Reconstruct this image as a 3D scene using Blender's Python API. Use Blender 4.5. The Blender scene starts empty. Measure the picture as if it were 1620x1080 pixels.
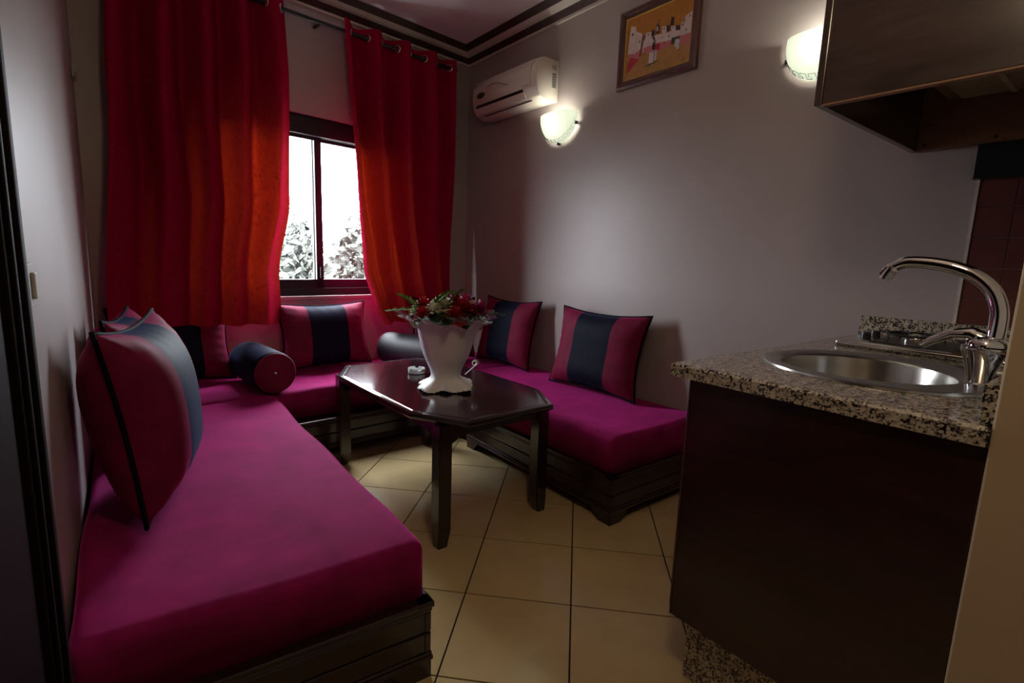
import bpy, bmesh, math, random
from mathutils import Vector, Matrix, Euler
from math import sin, cos, pi, radians, sqrt
random.seed(7)
S = bpy.context.scene
COL = S.collection
# ------------------------------------------------------------------ camera
F_PX = 813.53
yaw, pitch, roll = radians(38.045), radians(-9.043), radians(2.077)
fw = Vector((sin(yaw)*cos(pitch), cos(yaw)*cos(pitch), sin(pitch)))
rt = Vector((cos(yaw), -sin(yaw), 0)); up = rt.cross(fw)
rt2 = cos(roll)*rt + sin(roll)*up; up2 = -sin(roll)*rt + cos(roll)*up
cd = bpy.data.cameras.new('camera'); cam = bpy.data.objects.new('camera', cd); COL.objects.link(cam)
cd.sensor_width = 36; cd.lens = F_PX/1620*36; cd.clip_start = .02; cd.clip_end = 200
m = Matrix((rt2, up2, -fw)).transposed().to_4x4(); m.translation = Vector((0, 0, 1.2)); cam.matrix_world = m
S.camera = cam
# ------------------------------------------------------------------ world, light, exposure
SKY = 36.0
w = bpy.data.worlds.new('overcast_sky'); S.world = w; w.use_nodes = True
bg = w.node_tree.nodes['Background']; bg.inputs[0].default_value = (.86, .93, 1, 1); bg.inputs[1].default_value = SKY
S.view_settings.view_transform = 'Standard'; S.view_settings.look = 'None'
S.view_settings.exposure = 0.12; S.view_settings.gamma = 1; S.view_settings.use_curve_mapping = False
S.cycles.use_denoising = True
S.cycles.max_bounces = 10; S.cycles.diffuse_bounces = 6; S.cycles.transparent_max_bounces = 12
S.cycles.sample_clamp_indirect = 6; S.cycles.caustics_reflective = False; S.cycles.caustics_refractive = False
HALL_W = 13; SCONCE_W = 6.5

# ------------------------------------------------------------------ room frame
XW = 2.47                                   # inner face of the air-conditioner wall
A = Vector((-.08, 3.56)); B = Vector((2.47, 3.86)); U = (B-A).normalized(); N = Vector((U.y, -U.x))
WANG = math.atan2(U.y, U.x)
def WP(u, off, z):                          # point on the window wall: along it, into the room, up
    p = A + U*u + N*off; return (p.x, p.y, z)
def lx(y): return -.162 + .0231*y           # inner face of the left wall
ZC = 2.86
ZM = .415                                   # top of the seat mattresses
YB = -1.5

# ------------------------------------------------------------------ materials
def nmat(name):
    mt = bpy.data.materials.new(name); mt.use_nodes = True
    nt = mt.node_tree; return mt, nt, nt.nodes['Principled BSDF']
def tc(nt, scale=(1, 1, 1)):
    t = nt.nodes.new('ShaderNodeTexCoord'); mp = nt.nodes.new('ShaderNodeMapping'); mp.inputs['Scale'].default_value = scale
    nt.links.new(t.outputs['Object'], mp.inputs[0]); return mp.outputs[0]
def noise(nt, vec, scale, detail=4, rough=.55):
    n = nt.nodes.new('ShaderNodeTexNoise'); n.inputs['Scale'].default_value = scale; n.inputs['Detail'].default_value = detail
    n.inputs['Roughness'].default_value = rough; nt.links.new(vec, n.inputs['Vector']); return n.outputs['Fac']
def ramp(nt, fac, stops):
    r = nt.nodes.new('ShaderNodeValToRGB'); e = r.color_ramp.elements
    while len(e) < len(stops): e.new(.5)
    for el, (p, c) in zip(e, stops): el.position = p; el.color = (*c, 1)
    nt.links.new(fac, r.inputs[0]); return r.outputs[0]
def bump(nt, b, fac, strength=.2, dist=.01):
    bp = nt.nodes.new('ShaderNodeBump'); bp.inputs['Strength'].default_value = strength; bp.inputs['Distance'].default_value = dist
    nt.links.new(fac, bp.inputs['Height']); nt.links.new(bp.outputs[0], b.inputs['Normal'])
def mul(c, k): return tuple(min(1, x*k) for x in c)
def simple(name, c, rough=.5, metal=0, var=.12, scale=12, bmp=0, coat=0, sheen=0, sheen_c=None, spec=.5, stretch=(1, 1, 1)):
    mt, nt, b = nmat(name); v = tc(nt, stretch); f = noise(nt, v, scale)
    nt.links.new(ramp(nt, f, [(.3, mul(c, 1-var)), (.7, mul(c, 1+var))]), b.inputs['Base Color'])
    b.inputs['Roughness'].default_value = rough; b.inputs['Metallic'].default_value = metal
    b.inputs['Specular IOR Level'].default_value = spec
    b.inputs['Coat Weight'].default_value = coat; b.inputs['Coat Roughness'].default_value = .08
    if sheen:
        b.inputs['Sheen Weight'].default_value = sheen; b.inputs['Sheen Roughness'].default_value = .35
        b.inputs['Sheen Tint'].default_value = (*(sheen_c or c), 1)
    if bmp: bump(nt, b, f, bmp, .004)
    return mt
def emis(name, c, e):
    mt, nt, b = nmat(name); b.inputs['Base Color'].default_value = (*c, 1)
    b.inputs['Emission Color'].default_value = (*c, 1); b.inputs['Emission Strength'].default_value = e; return mt
def wood(name, c1, c2, rough=.3, coat=.5, stretch=(3, 30, 30)):
    mt, nt, b = nmat(name); v = tc(nt, stretch); f = noise(nt, v, 1.6, 6, .6)
    nt.links.new(ramp(nt, f, [(.3, c1), (.72, c2)]), b.inputs['Base Color'])
    b.inputs['Roughness'].default_value = rough; b.inputs['Coat Weight'].default_value = coat; b.inputs['Coat Roughness'].default_value = .1
    bump(nt, b, f, .05, .003); return mt
def granite(name):
    mt, nt, b = nmat(name); v = tc(nt)
    vo = nt.nodes.new('ShaderNodeTexVoronoi'); vo.inputs['Scale'].default_value = 210; nt.links.new(v, vo.inputs['Vector'])
    sp = nt.nodes.new('ShaderNodeSeparateColor'); nt.links.new(vo.outputs['Color'], sp.inputs[0])
    n1 = noise(nt, v, 52, 6, .75)
    ad = nt.nodes.new('ShaderNodeMath'); ad.operation = 'MULTIPLY_ADD'; nt.links.new(sp.outputs[0], ad.inputs[0]); ad.inputs[1].default_value = .35
    nt.links.new(n1, ad.inputs[2])
    nt.links.new(ramp(nt, ad.outputs[0], [(.52, (.012, .01, .012)), (.60, (.08, .065, .06)), (.66, (.34, .29, .22)), (.86, (.52, .46, .37))]), b.inputs['Base Color'])
    b.inputs['Roughness'].default_value = .16; b.inputs['Coat Weight'].default_value = .3; return mt
def curtain_mat():
    mt, nt, b = nmat('red_curtain_fabric'); nt.nodes.remove(b); out = nt.nodes['Material Output']
    v = tc(nt); d = nt.nodes.new('ShaderNodeBsdfDiffuse'); t = nt.nodes.new('ShaderNodeBsdfTranslucent'); mx = nt.nodes.new('ShaderNodeMixShader')
    f = noise(nt, tc(nt, (1, 1, .5)), 75, 3, .8)
    br = nt.nodes.new('ShaderNodeTexVoronoi'); br.inputs['Scale'].default_value = 40; br.distance = 'MANHATTAN'; nt.links.new(v, br.inputs['Vector'])
    ad = nt.nodes.new('ShaderNodeMath'); ad.operation = 'MULTIPLY_ADD'; nt.links.new(br.outputs['Distance'], ad.inputs[0]); ad.inputs[1].default_value = .5; nt.links.new(f, ad.inputs[2])
    nt.links.new(ramp(nt, f, [(.3, (.23, .003, .026)), (.7, (.34, .006, .042))]), d.inputs[0])
    nt.links.new(ramp(nt, ad.outputs[0], [(.50, (.22, .002, .006)), (.80, (1, .06, .008))]), t.inputs[0])
    mx.inputs[0].default_value = .016
    nt.links.new(d.outputs[0], mx.inputs[1]); nt.links.new(t.outputs[0], mx.inputs[2]); nt.links.new(mx.outputs[0], out.inputs[0])
    return mt
def glass_mat(name, tint=(1, 1, 1), gl=.02, rough=.02):
    mt, nt, b = nmat(name); nt.nodes.remove(b); out = nt.nodes['Material Output']
    tr = nt.nodes.new('ShaderNodeBsdfTransparent'); tr.inputs[0].default_value = (*tint, 1)
    g = nt.nodes.new('ShaderNodeBsdfGlossy'); g.inputs['Roughness'].default_value = rough
    mx = nt.nodes.new('ShaderNodeMixShader'); mx.inputs[0].default_value = gl
    nt.links.new(tr.outputs[0], mx.inputs[1]); nt.links.new(g.outputs[0], mx.inputs[2]); nt.links.new(mx.outputs[0], out.inputs[0]); return mt
def thin_mat(name, c, tr=.4, emit=0):
    mt, nt, b = nmat(name); out = nt.nodes['Material Output']; b.inputs['Base Color'].default_value = (*c, 1); b.inputs['Roughness'].default_value = .4
    t = nt.nodes.new('ShaderNodeBsdfTranslucent'); t.inputs[0].default_value = (*c, 1)
    mx = nt.nodes.new('ShaderNodeMixShader'); mx.inputs[0].default_value = tr
    if emit: b.inputs['Emission Color'].default_value = (*c, 1); b.inputs['Emission Strength'].default_value = emit
    nt.links.new(b.outputs[0], mx.inputs[1]); nt.links.new(t.outputs[0], mx.inputs[2]); nt.links.new(mx.outputs[0], out.inputs[0]); return mt
M = {}
M['wall'] = simple('grey_white_wall_paint', (.37, .312, .305), .42, var=.04, scale=2.5, bmp=.02)
M['beige'] = simple('beige_partition_paint', (.47, .36, .235), .6, var=.04, scale=3)
M['ceil'] = simple('ceiling_paint', (.88, .84, .86), .7, var=.03, scale=2)
M['cove'] = simple('cream_plaster', (.56, .50, .46), .6, var=.04)
M['brownband'] = simple('dark_brown_band_paint', (.035, .014, .012), .45)
M['tile'] = simple('beige_floor_tile', (.56, .42, .21), .18, var=.07, scale=5, spec=.5)
M['grout'] = simple('dark_grout', (.014, .011, .009), .95)
M['velvet'] = simple('magenta_velvet', (.27, .008, .098), .85, var=.24, scale=8, sheen=.9, sheen_c=(.75, .06, .38), spec=.1)
M['velvet_c'] = simple('magenta_cushion_velvet', (.16, .003, .034), .7, var=.2, scale=14, sheen=.45, sheen_c=(.7, .05, .25), spec=.2, bmp=.1)
M['navy'] = simple('black_navy_velvet', (.005, .0065, .018), .65, var=.25, scale=20, sheen=.22, sheen_c=(.10, .17, .42), spec=.10)
M['leather'] = simple('dark_satin_cloth', (.008, .006, .010), .58, var=.2, sheen=.1, sheen_c=(.2, .15, .3))
M['piping'] = simple('black_piping_cord', (.004, .004, .009), .8, spec=.1)
M['dark'] = wood('dark_lacquered_wood', (.012, .0045, .005), (.030, .009, .008), .28, .35)
M['table'] = wood('dark_mahogany_gloss', (.012, .005, .009), (.030, .010, .016), .15, .7)
M['doorwood'] = wood('matt_dark_door_wood', (.004, .0018, .002), (.008, .003, .003), .6, 0)
M['doorwood'].node_tree.nodes['Principled BSDF'].inputs['Specular IOR Level'].default_value = .08
M['panel'] = wood('dark_mahogany_laminate', (.016, .005, .005), (.040, .011, .009), .32, .25, (20, 3, 20))
M['hoodwood'] = wood('hood_brown_panel', (.20, .10, .05), (.26, .13, .065), .5, .1)
M['hoodgrille'] = simple('cream_hood_grille', (.45, .38, .27), .5)
M['cabface'] = wood('dark_cabinet_face', (.035, .022, .022), (.062, .040, .038), .2, .6, (20, 3, 20))
M['granite'] = granite('speckled_granite')
M['steel'] = simple('brushed_steel', (.52, .50, .46), .24, 1, var=.06, scale=30, stretch=(1, 1, 12))
M['steelrim'] = simple('polished_steel', (.62, .60, .56), .16, 1, var=.04)
M['chrome'] = simple('chrome', (.72, .72, .74), .05, 1, var=.02)
M['black'] = simple('black_metal', (.01, .01, .011), .35)
M['frame'] = simple('black_aluminium', (.016, .017, .021), .35, metal=.3)
M['glass'] = glass_mat('window_glass')
M['cello'] = glass_mat('cellophane', (.95, .97, 1), .22, .08)
M['curtain'] = curtain_mat()
M['white'] = simple('white_plastic', (.62, .56, .50), .35, var=.03)
M['acslot'] = simple('dark_slot', (.012, .011, .012), .5)
M['acgrey'] = simple('grey_print', (.16, .15, .15), .6)
M['acbadge'] = simple('dark_badge', (.05, .045, .06), .3)
M['porc'] = simple('white_wrapping_cloth', (.82, .82, .82), .6, var=.05, scale=6)
M['ash'] = simple('white_glazed_ceramic', (.72, .75, .74), .2, var=.02)
M['redprint'] = simple('red_print', (.35, .02, .03), .5)
M['switch'] = simple('grey_plastic_switch', (.42, .41, .38), .4, var=.03)
M['shade'] = thin_mat('frosted_lamp_glass', (.84, .94, .78), .13, .42)
M['key'] = simple('grey_key_line', (.10, .10, .09), .6)
M['redtile'] = simple('brown_red_wall_tile', (.105, .032, .026), .28, var=.14, scale=9)
M['strip'] = simple('pale_edge_strip', (.55, .47, .42), .5)
M['red_f'] = simple('red_petal', (.42, .006, .02), .6, var=.25, scale=60)
M['mag_f'] = simple('magenta_petal', (.38, .012, .14), .6, var=.25, scale=60)
M['white_f'] = simple('cream_petal', (.70, .66, .52), .6, var=.12, scale=60)
M['fern'] = simple('fern_green', (.10, .26, .03), .5, var=.3, scale=30)
M['fern_d'] = simple('deep_fern_green', (.02, .09, .04), .5, var=.3, scale=30)
M['leaf_p'] = simple('grey_green_leaf', (.040, .045, .036), .6, var=.5, scale=3)
M['leaf_q'] = simple('pale_washed_out_leaf', (.060, .064, .054), .6, var=.4, scale=3)  # washed-out, overexposed look put into the pale leaf colour
M['bark'] = simple('bark', (.016, .016, .013), .9)
M['ground'] = simple('pale_ground', (.25, .23, .2), .9)
M['lampwhite'] = emis('warm_lamp_glass', (1, .78, .5), 1.5)
for k, c in dict(p_sky=(.42, .16, .016), p_ground=(.40, .20, .06), p_white=(.62, .50, .50), p_pink=(.50, .14, .17), p_red=(.38, .02, .03),
                 p_dark=(.03, .02, .03), p_gold=(.55, .36, .04), p_shade=(.16, .08, .04), p_cloth=(.55, .5, .55), p_green=(.05, .07, .05)).items():
    M[k] = simple('paint_'+k[2:], c, .55, var=.12, scale=30)
M['pframe'] = wood('picture_frame_wood', (.05, .012, .010), (.10, .026, .018), .3, .5)

# ------------------------------------------------------------------ geometry helpers
class G:
    def __init__(s): s.v = []; s.f = []
    def add(s, vs, fs):
        n = len(s.v); s.v += [tuple(p) for p in vs]; s.f += [tuple(i+n for i in f) for f in fs]; return s
    def box(s, x0, x1, y0, y1, z0, z1, bev=0, seg=2):
        bm = bmesh.new(); bmesh.ops.create_cube(bm, size=1)
        for v in bm.verts: v.co = Vector(((x0+x1)/2+v.co.x*(x1-x0), (y0+y1)/2+v.co.y*(y1-y0), (z0+z1)/2+v.co.z*(z1-z0)))
        if bev: bmesh.ops.bevel(bm, geom=bm.edges[:], offset=bev, segments=seg, affect='EDGES', profile=.5)
        return s.frombm(bm)
    def frombm(s, bm):
        bm.verts.index_update(); s.add([v.co for v in bm.verts], [[v.index for v in f.verts] for f in bm.faces]); bm.free(); return s
    def prism(s, poly, lo, hi, axis=2, bev=0, seg=2):        # poly in the two other axes (order x,y / y,z / x,z)
        bm = bmesh.new(); n = len(poly)
        def P(p, h):
            if axis == 2: return (p[0], p[1], h)
            if axis == 0: return (h, p[0], p[1])
            return (p[0], h, p[1])
        a = [bm.verts.new(P(p, lo)) for p in poly]; b = [bm.verts.new(P(p, hi)) for p in poly]
        bm.faces.new(a); bm.faces.new(b[::-1])
        for i in range(n): bm.faces.new((a[i], b[i], b[(i+1) % n], a[(i+1) % n]))
        bmesh.ops.recalc_face_normals(bm, faces=bm.faces)
        if bev: bmesh.ops.bevel(bm, geom=bm.edges[:], offset=bev, segments=seg, affect='EDGES', profile=.5)
        return s.frombm(bm)
    def tube(s, path, r, seg=8, closed=False, caps=True):
        path = [Vector(p) for p in path]; n = len(path); rr = r if isinstance(r, (list, tuple)) else [r]*n
        prev = None; rings = []
        for i, p in enumerate(path):
            if closed: t = path[(i+1) % n]-path[i-1]
            else: t = path[min(i+1, n-1)]-path[max(i-1, 0)]
            if t.length < 1e-9: t = Vector((0, 0, 1))
            t.normalize()
            if prev is None:
                a = Vector((0, 0, 1)) if abs(t.z) < .9 else Vector((1, 0, 0)); x = t.cross(a).normalized()
            else: x = (prev - t*prev.dot(t)); x = x.normalized() if x.length > 1e-6 else t.orthogonal().normalized()
            prev = x; y = t.cross(x)
            rings.append([p + (x*cos(2*pi*k/seg)+y*sin(2*pi*k/seg))*rr[i] for k in range(seg)])
        vs = [q for rg in rings for q in rg]; fs = []
        for i in range(n if closed else n-1):
            j = (i+1) % n
            for k in range(seg): fs.append((i*seg+k, i*seg+(k+1) % seg, j*seg+(k+1) % seg, j*seg+k))
        if caps and not closed: fs += [tuple(range(seg))[::-1], tuple((n-1)*seg+k for k in range(seg))]
        return s.add(vs, fs)
    def lathe(s, prof, c=(0, 0, 0), seg=40, mod=None):
        vs = []; n = len(prof)
        for i, (r, z) in enumerate(prof):
            for k in range(seg):
                a = 2*pi*k/seg; R, Z = (r, z) if mod is None else mod(r, z, a, i/(n-1))
                vs.append((c[0]+R*cos(a), c[1]+R*sin(a), c[2]+Z))
        fs = [(i*seg+k, i*seg+(k+1) % seg, (i+1)*seg+(k+1) % seg, (i+1)*seg+k) for i in range(n-1) for k in range(seg)]
        if prof[0][0] > 1e-5: fs.append(tuple(range(seg))[::-1]) if prof[0][1] <= prof[-1][1] and mod is None else None
        return s.add(vs, [f for f in fs if f])
    def grid(s, fn, nu, nv):
        vs = [fn(i/nu, j/nv) for j in range(nv+1) for i in range(nu+1)]
        return s.add(vs, [(j*(nu+1)+i, j*(nu+1)+i+1, (j+1)*(nu+1)+i+1, (j+1)*(nu+1)+i) for j in range(nv) for i in range(nu)])
    def xf(s, mat): s.v = [tuple(mat @ Vector(p)) for p in s.v]; return s
ORG = {}
def mesh_of(name, g, mat, smooth=False, off=Vector((0, 0, 0)), weld=False):
    me = bpy.data.meshes.new(name); me.from_pydata([tuple(Vector(p)-off) for p in g.v], [], g.f); me.validate()
    if weld:
        bm = bmesh.new(); bm.from_mesh(me); bmesh.ops.remove_doubles(bm, verts=bm.verts, dist=1e-5); bmesh.ops.recalc_face_normals(bm, faces=bm.faces); bm.to_mesh(me); bm.free()
    mats = mat if isinstance(mat, list) else [mat]
    for x in mats: me.materials.append(M[x] if isinstance(x, str) else x)
    if smooth:
        me.polygons.foreach_set('use_smooth', [True]*len(me.polygons))
        if smooth != 'full': me.set_sharp_from_angle(angle=radians(42))
    me.update(); return me
def tag(o, label=None, cat=None, group=None, kind=None):
    if label: o['label'] = label
    if cat: o['category'] = cat
    if group: o['group'] = group
    if kind: o['kind'] = kind
    return o
def obj(name, g, mat, parent=None, smooth=False, label=None, local=False, weld=False):
    off = Vector((0, 0, 0))
    if parent is not None:
        if not local: off = ORG.get(parent.name, off)
    o = bpy.data.objects.new(name, mesh_of(name, g, mat, smooth, off, weld)); COL.objects.link(o)
    if parent is not None: o.parent = parent; ORG[o.name] = ORG.get(parent.name, Vector((0, 0, 0)))
    if label: o['label'] = label
    return o
def thing(name, label, cat, loc=(0, 0, 0), rot=(0, 0, 0), group=None):
    o = bpy.data.objects.new(name, None); COL.objects.link(o); o.empty_display_size = .05
    o.location = loc; o.rotation_euler = rot; ORG[o.name] = Vector(loc); return tag(o, label, cat, group)
def solo(name, g, mat, label, cat, base, group=None, smooth=False, weld=False):
    o = bpy.data.objects.new(name, mesh_of(name, g, mat, smooth, Vector(base), weld)); COL.objects.link(o); o.location = base
    ORG[o.name] = Vector(base); return tag(o, label, cat, group)
def struct(name, g, mat, label=None, smooth=False):
    o = obj(name, g, mat, None, smooth); o['kind'] = 'structure'
    if label: o['label'] = label
    return o
def copy_tree(o, parent=None):
    c = o.copy(); COL.objects.link(c); c.parent = parent
    for ch in list(o.children): copy_tree(ch, c)
    return c
def clip(poly, a, b):                                       # keep the left side of the line a->b
    out = []
    for i in range(len(poly)):
        p, q = poly[i], poly[(i+1) % len(poly)]
        sp = (b[0]-a[0])*(p[1]-a[1])-(b[1]-a[1])*(p[0]-a[0]); sq = (b[0]-a[0])*(q[1]-a[1])-(b[1]-a[1])*(q[0]-a[0])
        if sp >= 0: out.append(p)
        if (sp > 0 > sq) or (sp < 0 < sq):
            t = sp/(sp-sq); out.append((p[0]+(q[0]-p[0])*t, p[1]+(q[1]-p[1])*t))
    return out
def text_geo(s_, size, depth=.0006):
    cu = bpy.data.curves.new('t', 'FONT'); cu.body = s_; cu.size = size; cu.extrude = depth; cu.resolution_u = 3; cu.align_x = 'CENTER'
    to = bpy.data.objects.new('t', cu); COL.objects.link(to); dg = bpy.context.evaluated_depsgraph_get()
    me = bpy.data.meshes.new_from_object(to.evaluated_get(dg)); g = G().add([v.co for v in me.vertices], [tuple(p.vertices) for p in me.polygons])
    bpy.data.objects.remove(to); bpy.data.curves.remove(cu); bpy.data.meshes.remove(me); return g

# ================================================================== STRUCTURE
room = [(lx(YB), YB), (XW, YB), (B.x, B.y), (A.x, A.y)]
floor = struct('floor', G().prism([(-.4, YB-.1), (XW+.13, YB-.1), (XW+.13, 4.1), (-.4, 3.8)], -.12, -.0035), 'grout')
T = .381; c45 = sqrt(.5)
for i in range(-14, 16):
    for j in range(-6, 14):
        a0, a1 = 1.670+T*j+.0028, 1.670+T*(j+1)-.0028; b0, b1 = .040+T*i+.0028, .040+T*(i+1)-.0028
        poly = [(c45*(a+b), c45*(a-b)) for a, b in ((a0, b0), (a0, b1), (a1, b1), (a1, b0))]
        ar = sum(poly[k][0]*poly[(k+1) % 4][1]-poly[(k+1) % 4][0]*poly[k][1] for k in range(4))
        if ar < 0: poly = poly[::-1]
        for k in range(4): poly = clip(poly, room[k], room[(k+1) % 4]) if len(poly) > 2 else []
        if len(poly) > 2: obj('tile', G().prism(poly, -.0034, 0), 'tile', floor)
ceiling = struct('ceiling', G().prism([(-.4, YB-.1), (XW+.13, YB-.1), (XW+.13, 4.1), (-.4, 3.8)], ZC, ZC+.1), 'ceil')
wall_right = struct('wall_right', G().box(XW, XW+.12, YB-.1, 4.0, 0, ZC), 'wall')
wall_left = struct('wall_left', G().prism([(lx(YB), YB), (A.x, A.y), (A.x-.12, A.y), (lx(YB)-.12, YB)], 0, ZC), 'wall')
wall_rear = struct('wall_rear', G().box(-.35, XW, YB-.1, YB, 0, ZC), 'wall')
# window wall with its opening
WU0, WU1, WZ0, WZ1 = .60, 1.92, .90, 2.10
LEN = (B-A).length
def wbox(g, u0, u1, o0, o1, z0, z1, bev=0):
    t = G().box(u0, u1, -o1, -o0, z0, z1, bev)
    mt = Matrix.Translation((A.x, A.y, 0)) @ Matrix.Rotation(WANG, 4, 'Z'); t.xf(mt); g.add(t.v, t.f); return g
g = G(); wbox(g, -.15, WU0, -.16, 0, 0, ZC); wbox(g, WU1, LEN+.02, -.16, 0, 0, ZC); wbox(g, WU0, WU1, -.16, 0, 0, WZ0); wbox(g, WU0, WU1, -.16, 0, WZ1, ZC)
wall_window = struct('wall_window', g, 'wall')
# partition beside the kitchen counter
PX = 1.214; PY = .166
partition = struct('wall_partition', G().box(PX, XW, .03, PY, 0, ZC, .004), 'beige')
# crown moulding with two brown bands
prof = [[(0, 2.752), (.018, 2.752), (.018, 2.768), (0, 2.768)], [(0, 2.768), (.02, 2.768), (.05, 2.80), (0, 2.80)],
        [(0, 2.80), (.05, 2.80), (.075, 2.806), (.10, 2.822), (0, 2.822)], [(0, 2.822), (.10, 2.822), (.132, 2.86), (0, 2.86)]]
def inset(o):                                                # room corners moved inward
    pl = [Vector(p) for p in room]; n = 4; res = []
    for k in range(n):
        p0, p1, p2 = pl[k-1], pl[k], pl[(k+1) % n]; d1 = (p1-p0).normalized(); d2 = (p2-p1).normalized()
        n1 = Vector((-d1.y, d1.x)); n2 = Vector((-d2.y, d2.x)); bis = (n1+n2); res.append(p1 + bis*(o/(bis.dot(n1))))
    return res
for k, nm in ((1, 'trim_1'), (2, 'trim_2'), (3, 'trim_3')):
    root = None
    for q, pr in enumerate(prof):
        g = G(); n = len(pr); vs = []
        for e in (k, (k+1) % 4):
            for (o, z) in pr: c = inset(o)[e]; vs.append((c.x, c.y, z))
        g.add(vs, [(i, (i+1) % n, n+(i+1) % n, n+i) for i in range(n)])
        if q == 0: root = struct(nm, g, 'cove')
        else: obj(['', 'brown_band', 'cove_band', 'brown_band'][q], g, ['', 'brownband', 'cove', 'brownband'][q], root)

# ------------------------------------------------------------------ window
g = G(); D0, D1 = -.10, -.03
wbox(g, WU0, WU1, D0, D1, WZ0, WZ0+.05); wbox(g, WU0, WU1, D0, D1, WZ1-.02, WZ1); wbox(g, WU0, WU0+.045, D0, D1, WZ0, WZ1); wbox(g, WU1-.045, WU1, D0, D1, WZ0, WZ1)
win = struct('window_1', g, 'frame', 'black aluminium sliding window between red curtains')
obj('shutter_box', wbox(G(), WU0, WU1, -.12, -.012, WZ1-.125, WZ1-.02, .004), 'frame', win)
for s, (u0, u1, o) in enumerate(((WU0+.045, 1.305, -.062), (1.25, WU1-.045, -.090))):
    g = G(); a, b = o-.012, o+.012; z0, z1 = WZ0+.05, WZ1-.125
    wbox(g, u0, u1, a, b, z0, z0+.062, .002); wbox(g, u0, u1, a, b, z1-.02, z1, .002); wbox(g, u0, u0+.05, a, b, z0, z1, .002); wbox(g, u1-.05, u1, a, b, z0, z1, .002)
    sash = obj('window_sash', g, 'frame', win)
    obj('pane', wbox(G(), u0+.03, u1-.03, o-.002, o+.002, z0+.05, z1-.01), 'glass', sash)
    if s == 0: obj('latch', wbox(G(), u1-.03, u1-.015, b, b+.014, 1.02, 1.10, .003), 'frame', sash)
obj('window_sill', wbox(G(), WU0-.02, WU1+.02, -.03, .012, WZ0-.025, WZ0, .003), 'wall', win)
pl = bpy.data.lights.new('window_portal', 'AREA'); pl.shape = 'RECTANGLE'; pl.size = WU1-WU0; pl.size_y = WZ1-WZ0; pl.cycles.is_portal = True
po = bpy.data.objects.new('window_portal', pl); COL.objects.link(po)
c = Vector(WP((WU0+WU1)/2, -.165, (WZ0+WZ1)/2)); zax = -Vector((N.x, N.y, 0)); xax = Vector((U.x, U.y, 0)); yax = zax.cross(xax)
mm = Matrix((xax, yax, zax)).transposed().to_4x4(); mm.translation = c; po.matrix_world = mm

# ------------------------------------------------------------------ door casing on the left
def lbox(g, y0, y1, o0, o1, z0, z1, bev=0):                  # on the left wall: along y, out from it
    t = G().prism([(lx(y0)+o0, y0), (lx(y0)+o1, y0), (lx(y1)+o1, y1), (lx(y1)+o0, y1)], z0, z1, 2, bev); g.add(t.v, t.f); return g
door = struct('door_1', lbox(G(), .28, 1.03, .001, .012, .005, 2.08), 'doorwood', 'dark brown wooden door and casing at the left edge')
obj('door_casing', lbox(G(), 1.03, 1.155, .0005, .022, 0, 2.2, .004), 'doorwood', door)
obj('casing_bead', lbox(G(), 1.125, 1.148, .022, .030, 0, 2.19, .003), 'doorwood', door)
obj('casing_bead', lbox(G(), 1.085, 1.108, .022, .034, 0, 2.19, .004), 'doorwood', door)
obj('casing_bead', lbox(G(), 1.045, 1.06, .022, .029, 0, 2.19, .003), 'doorwood', door)
obj('door_casing', lbox(G(), .155, .28, .0005, .022, 0, 2.2, .004), 'doorwood', door)
obj('door_head', lbox(G(), .155, 1.155, .0005, .022, 2.2, 2.32, .004), 'doorwood', door)

# ------------------------------------------------------------------ outside
gr = struct('outdoor_ground', G().box(-30, 40, 4.3, 60, -.4, -.2), 'ground')
def shrub(name, c, r, h, n, mat, label, seed):
    rnd = random.Random(seed); t = thing(name, label, 'shrub', (c[0], c[1], -.2), group=None)
    g = G()
    for k in range(n):
        a = rnd.uniform(0, 2*pi); e = rnd.random()**.5; zz = rnd.uniform(.25, 1)
        p = Vector((c[0]+cos(a)*r*e*sqrt(max(.05, 1-(zz-.4)**2)), c[1]+sin(a)*r*e, -.2+h*zz*(1-.25*e*e)))
        L = rnd.uniform(.10, .22); d = Vector((rnd.gauss(0, 1), rnd.gauss(0, 1), rnd.gauss(0, .8))).normalized(); s_ = d.orthogonal().normalized()*L*.26
        nn = d.cross(s_).normalized()*L*.12
        g.add([p, p+d*L*.5+s_+nn, p+d*L, p+d*L*.5-s_+nn], [(0, 1, 2), (0, 2, 3)])
    fo = obj('foliage', g, mat, t); fo['kind'] = 'stuff'
    g = G()
    for k in range(7):
        a = rnd.uniform(0, 2*pi); q = Vector((c[0]+cos(a)*r*.5, c[1]+sin(a)*r*.5, -.2+h*.7)); b0 = Vector((c[0], c[1], -.2))
        g.tube([b0, (b0+q)/2+Vector((0, 0, .1)), q], [.04, .025, .01], 6)
    obj('stem', g, 'bark', t)
shrub('garden_shrub', (1.86, 6.9), .40, 1.95, 1300, 'leaf_q', 'pale grey-green shrub outside, behind the left window sash', 1)
shrub('garden_shrub', (2.92, 7.2), .44, 2.05, 1500, 'leaf_p', 'darker leafy shrub outside, behind the right window sash', 2)

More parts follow.
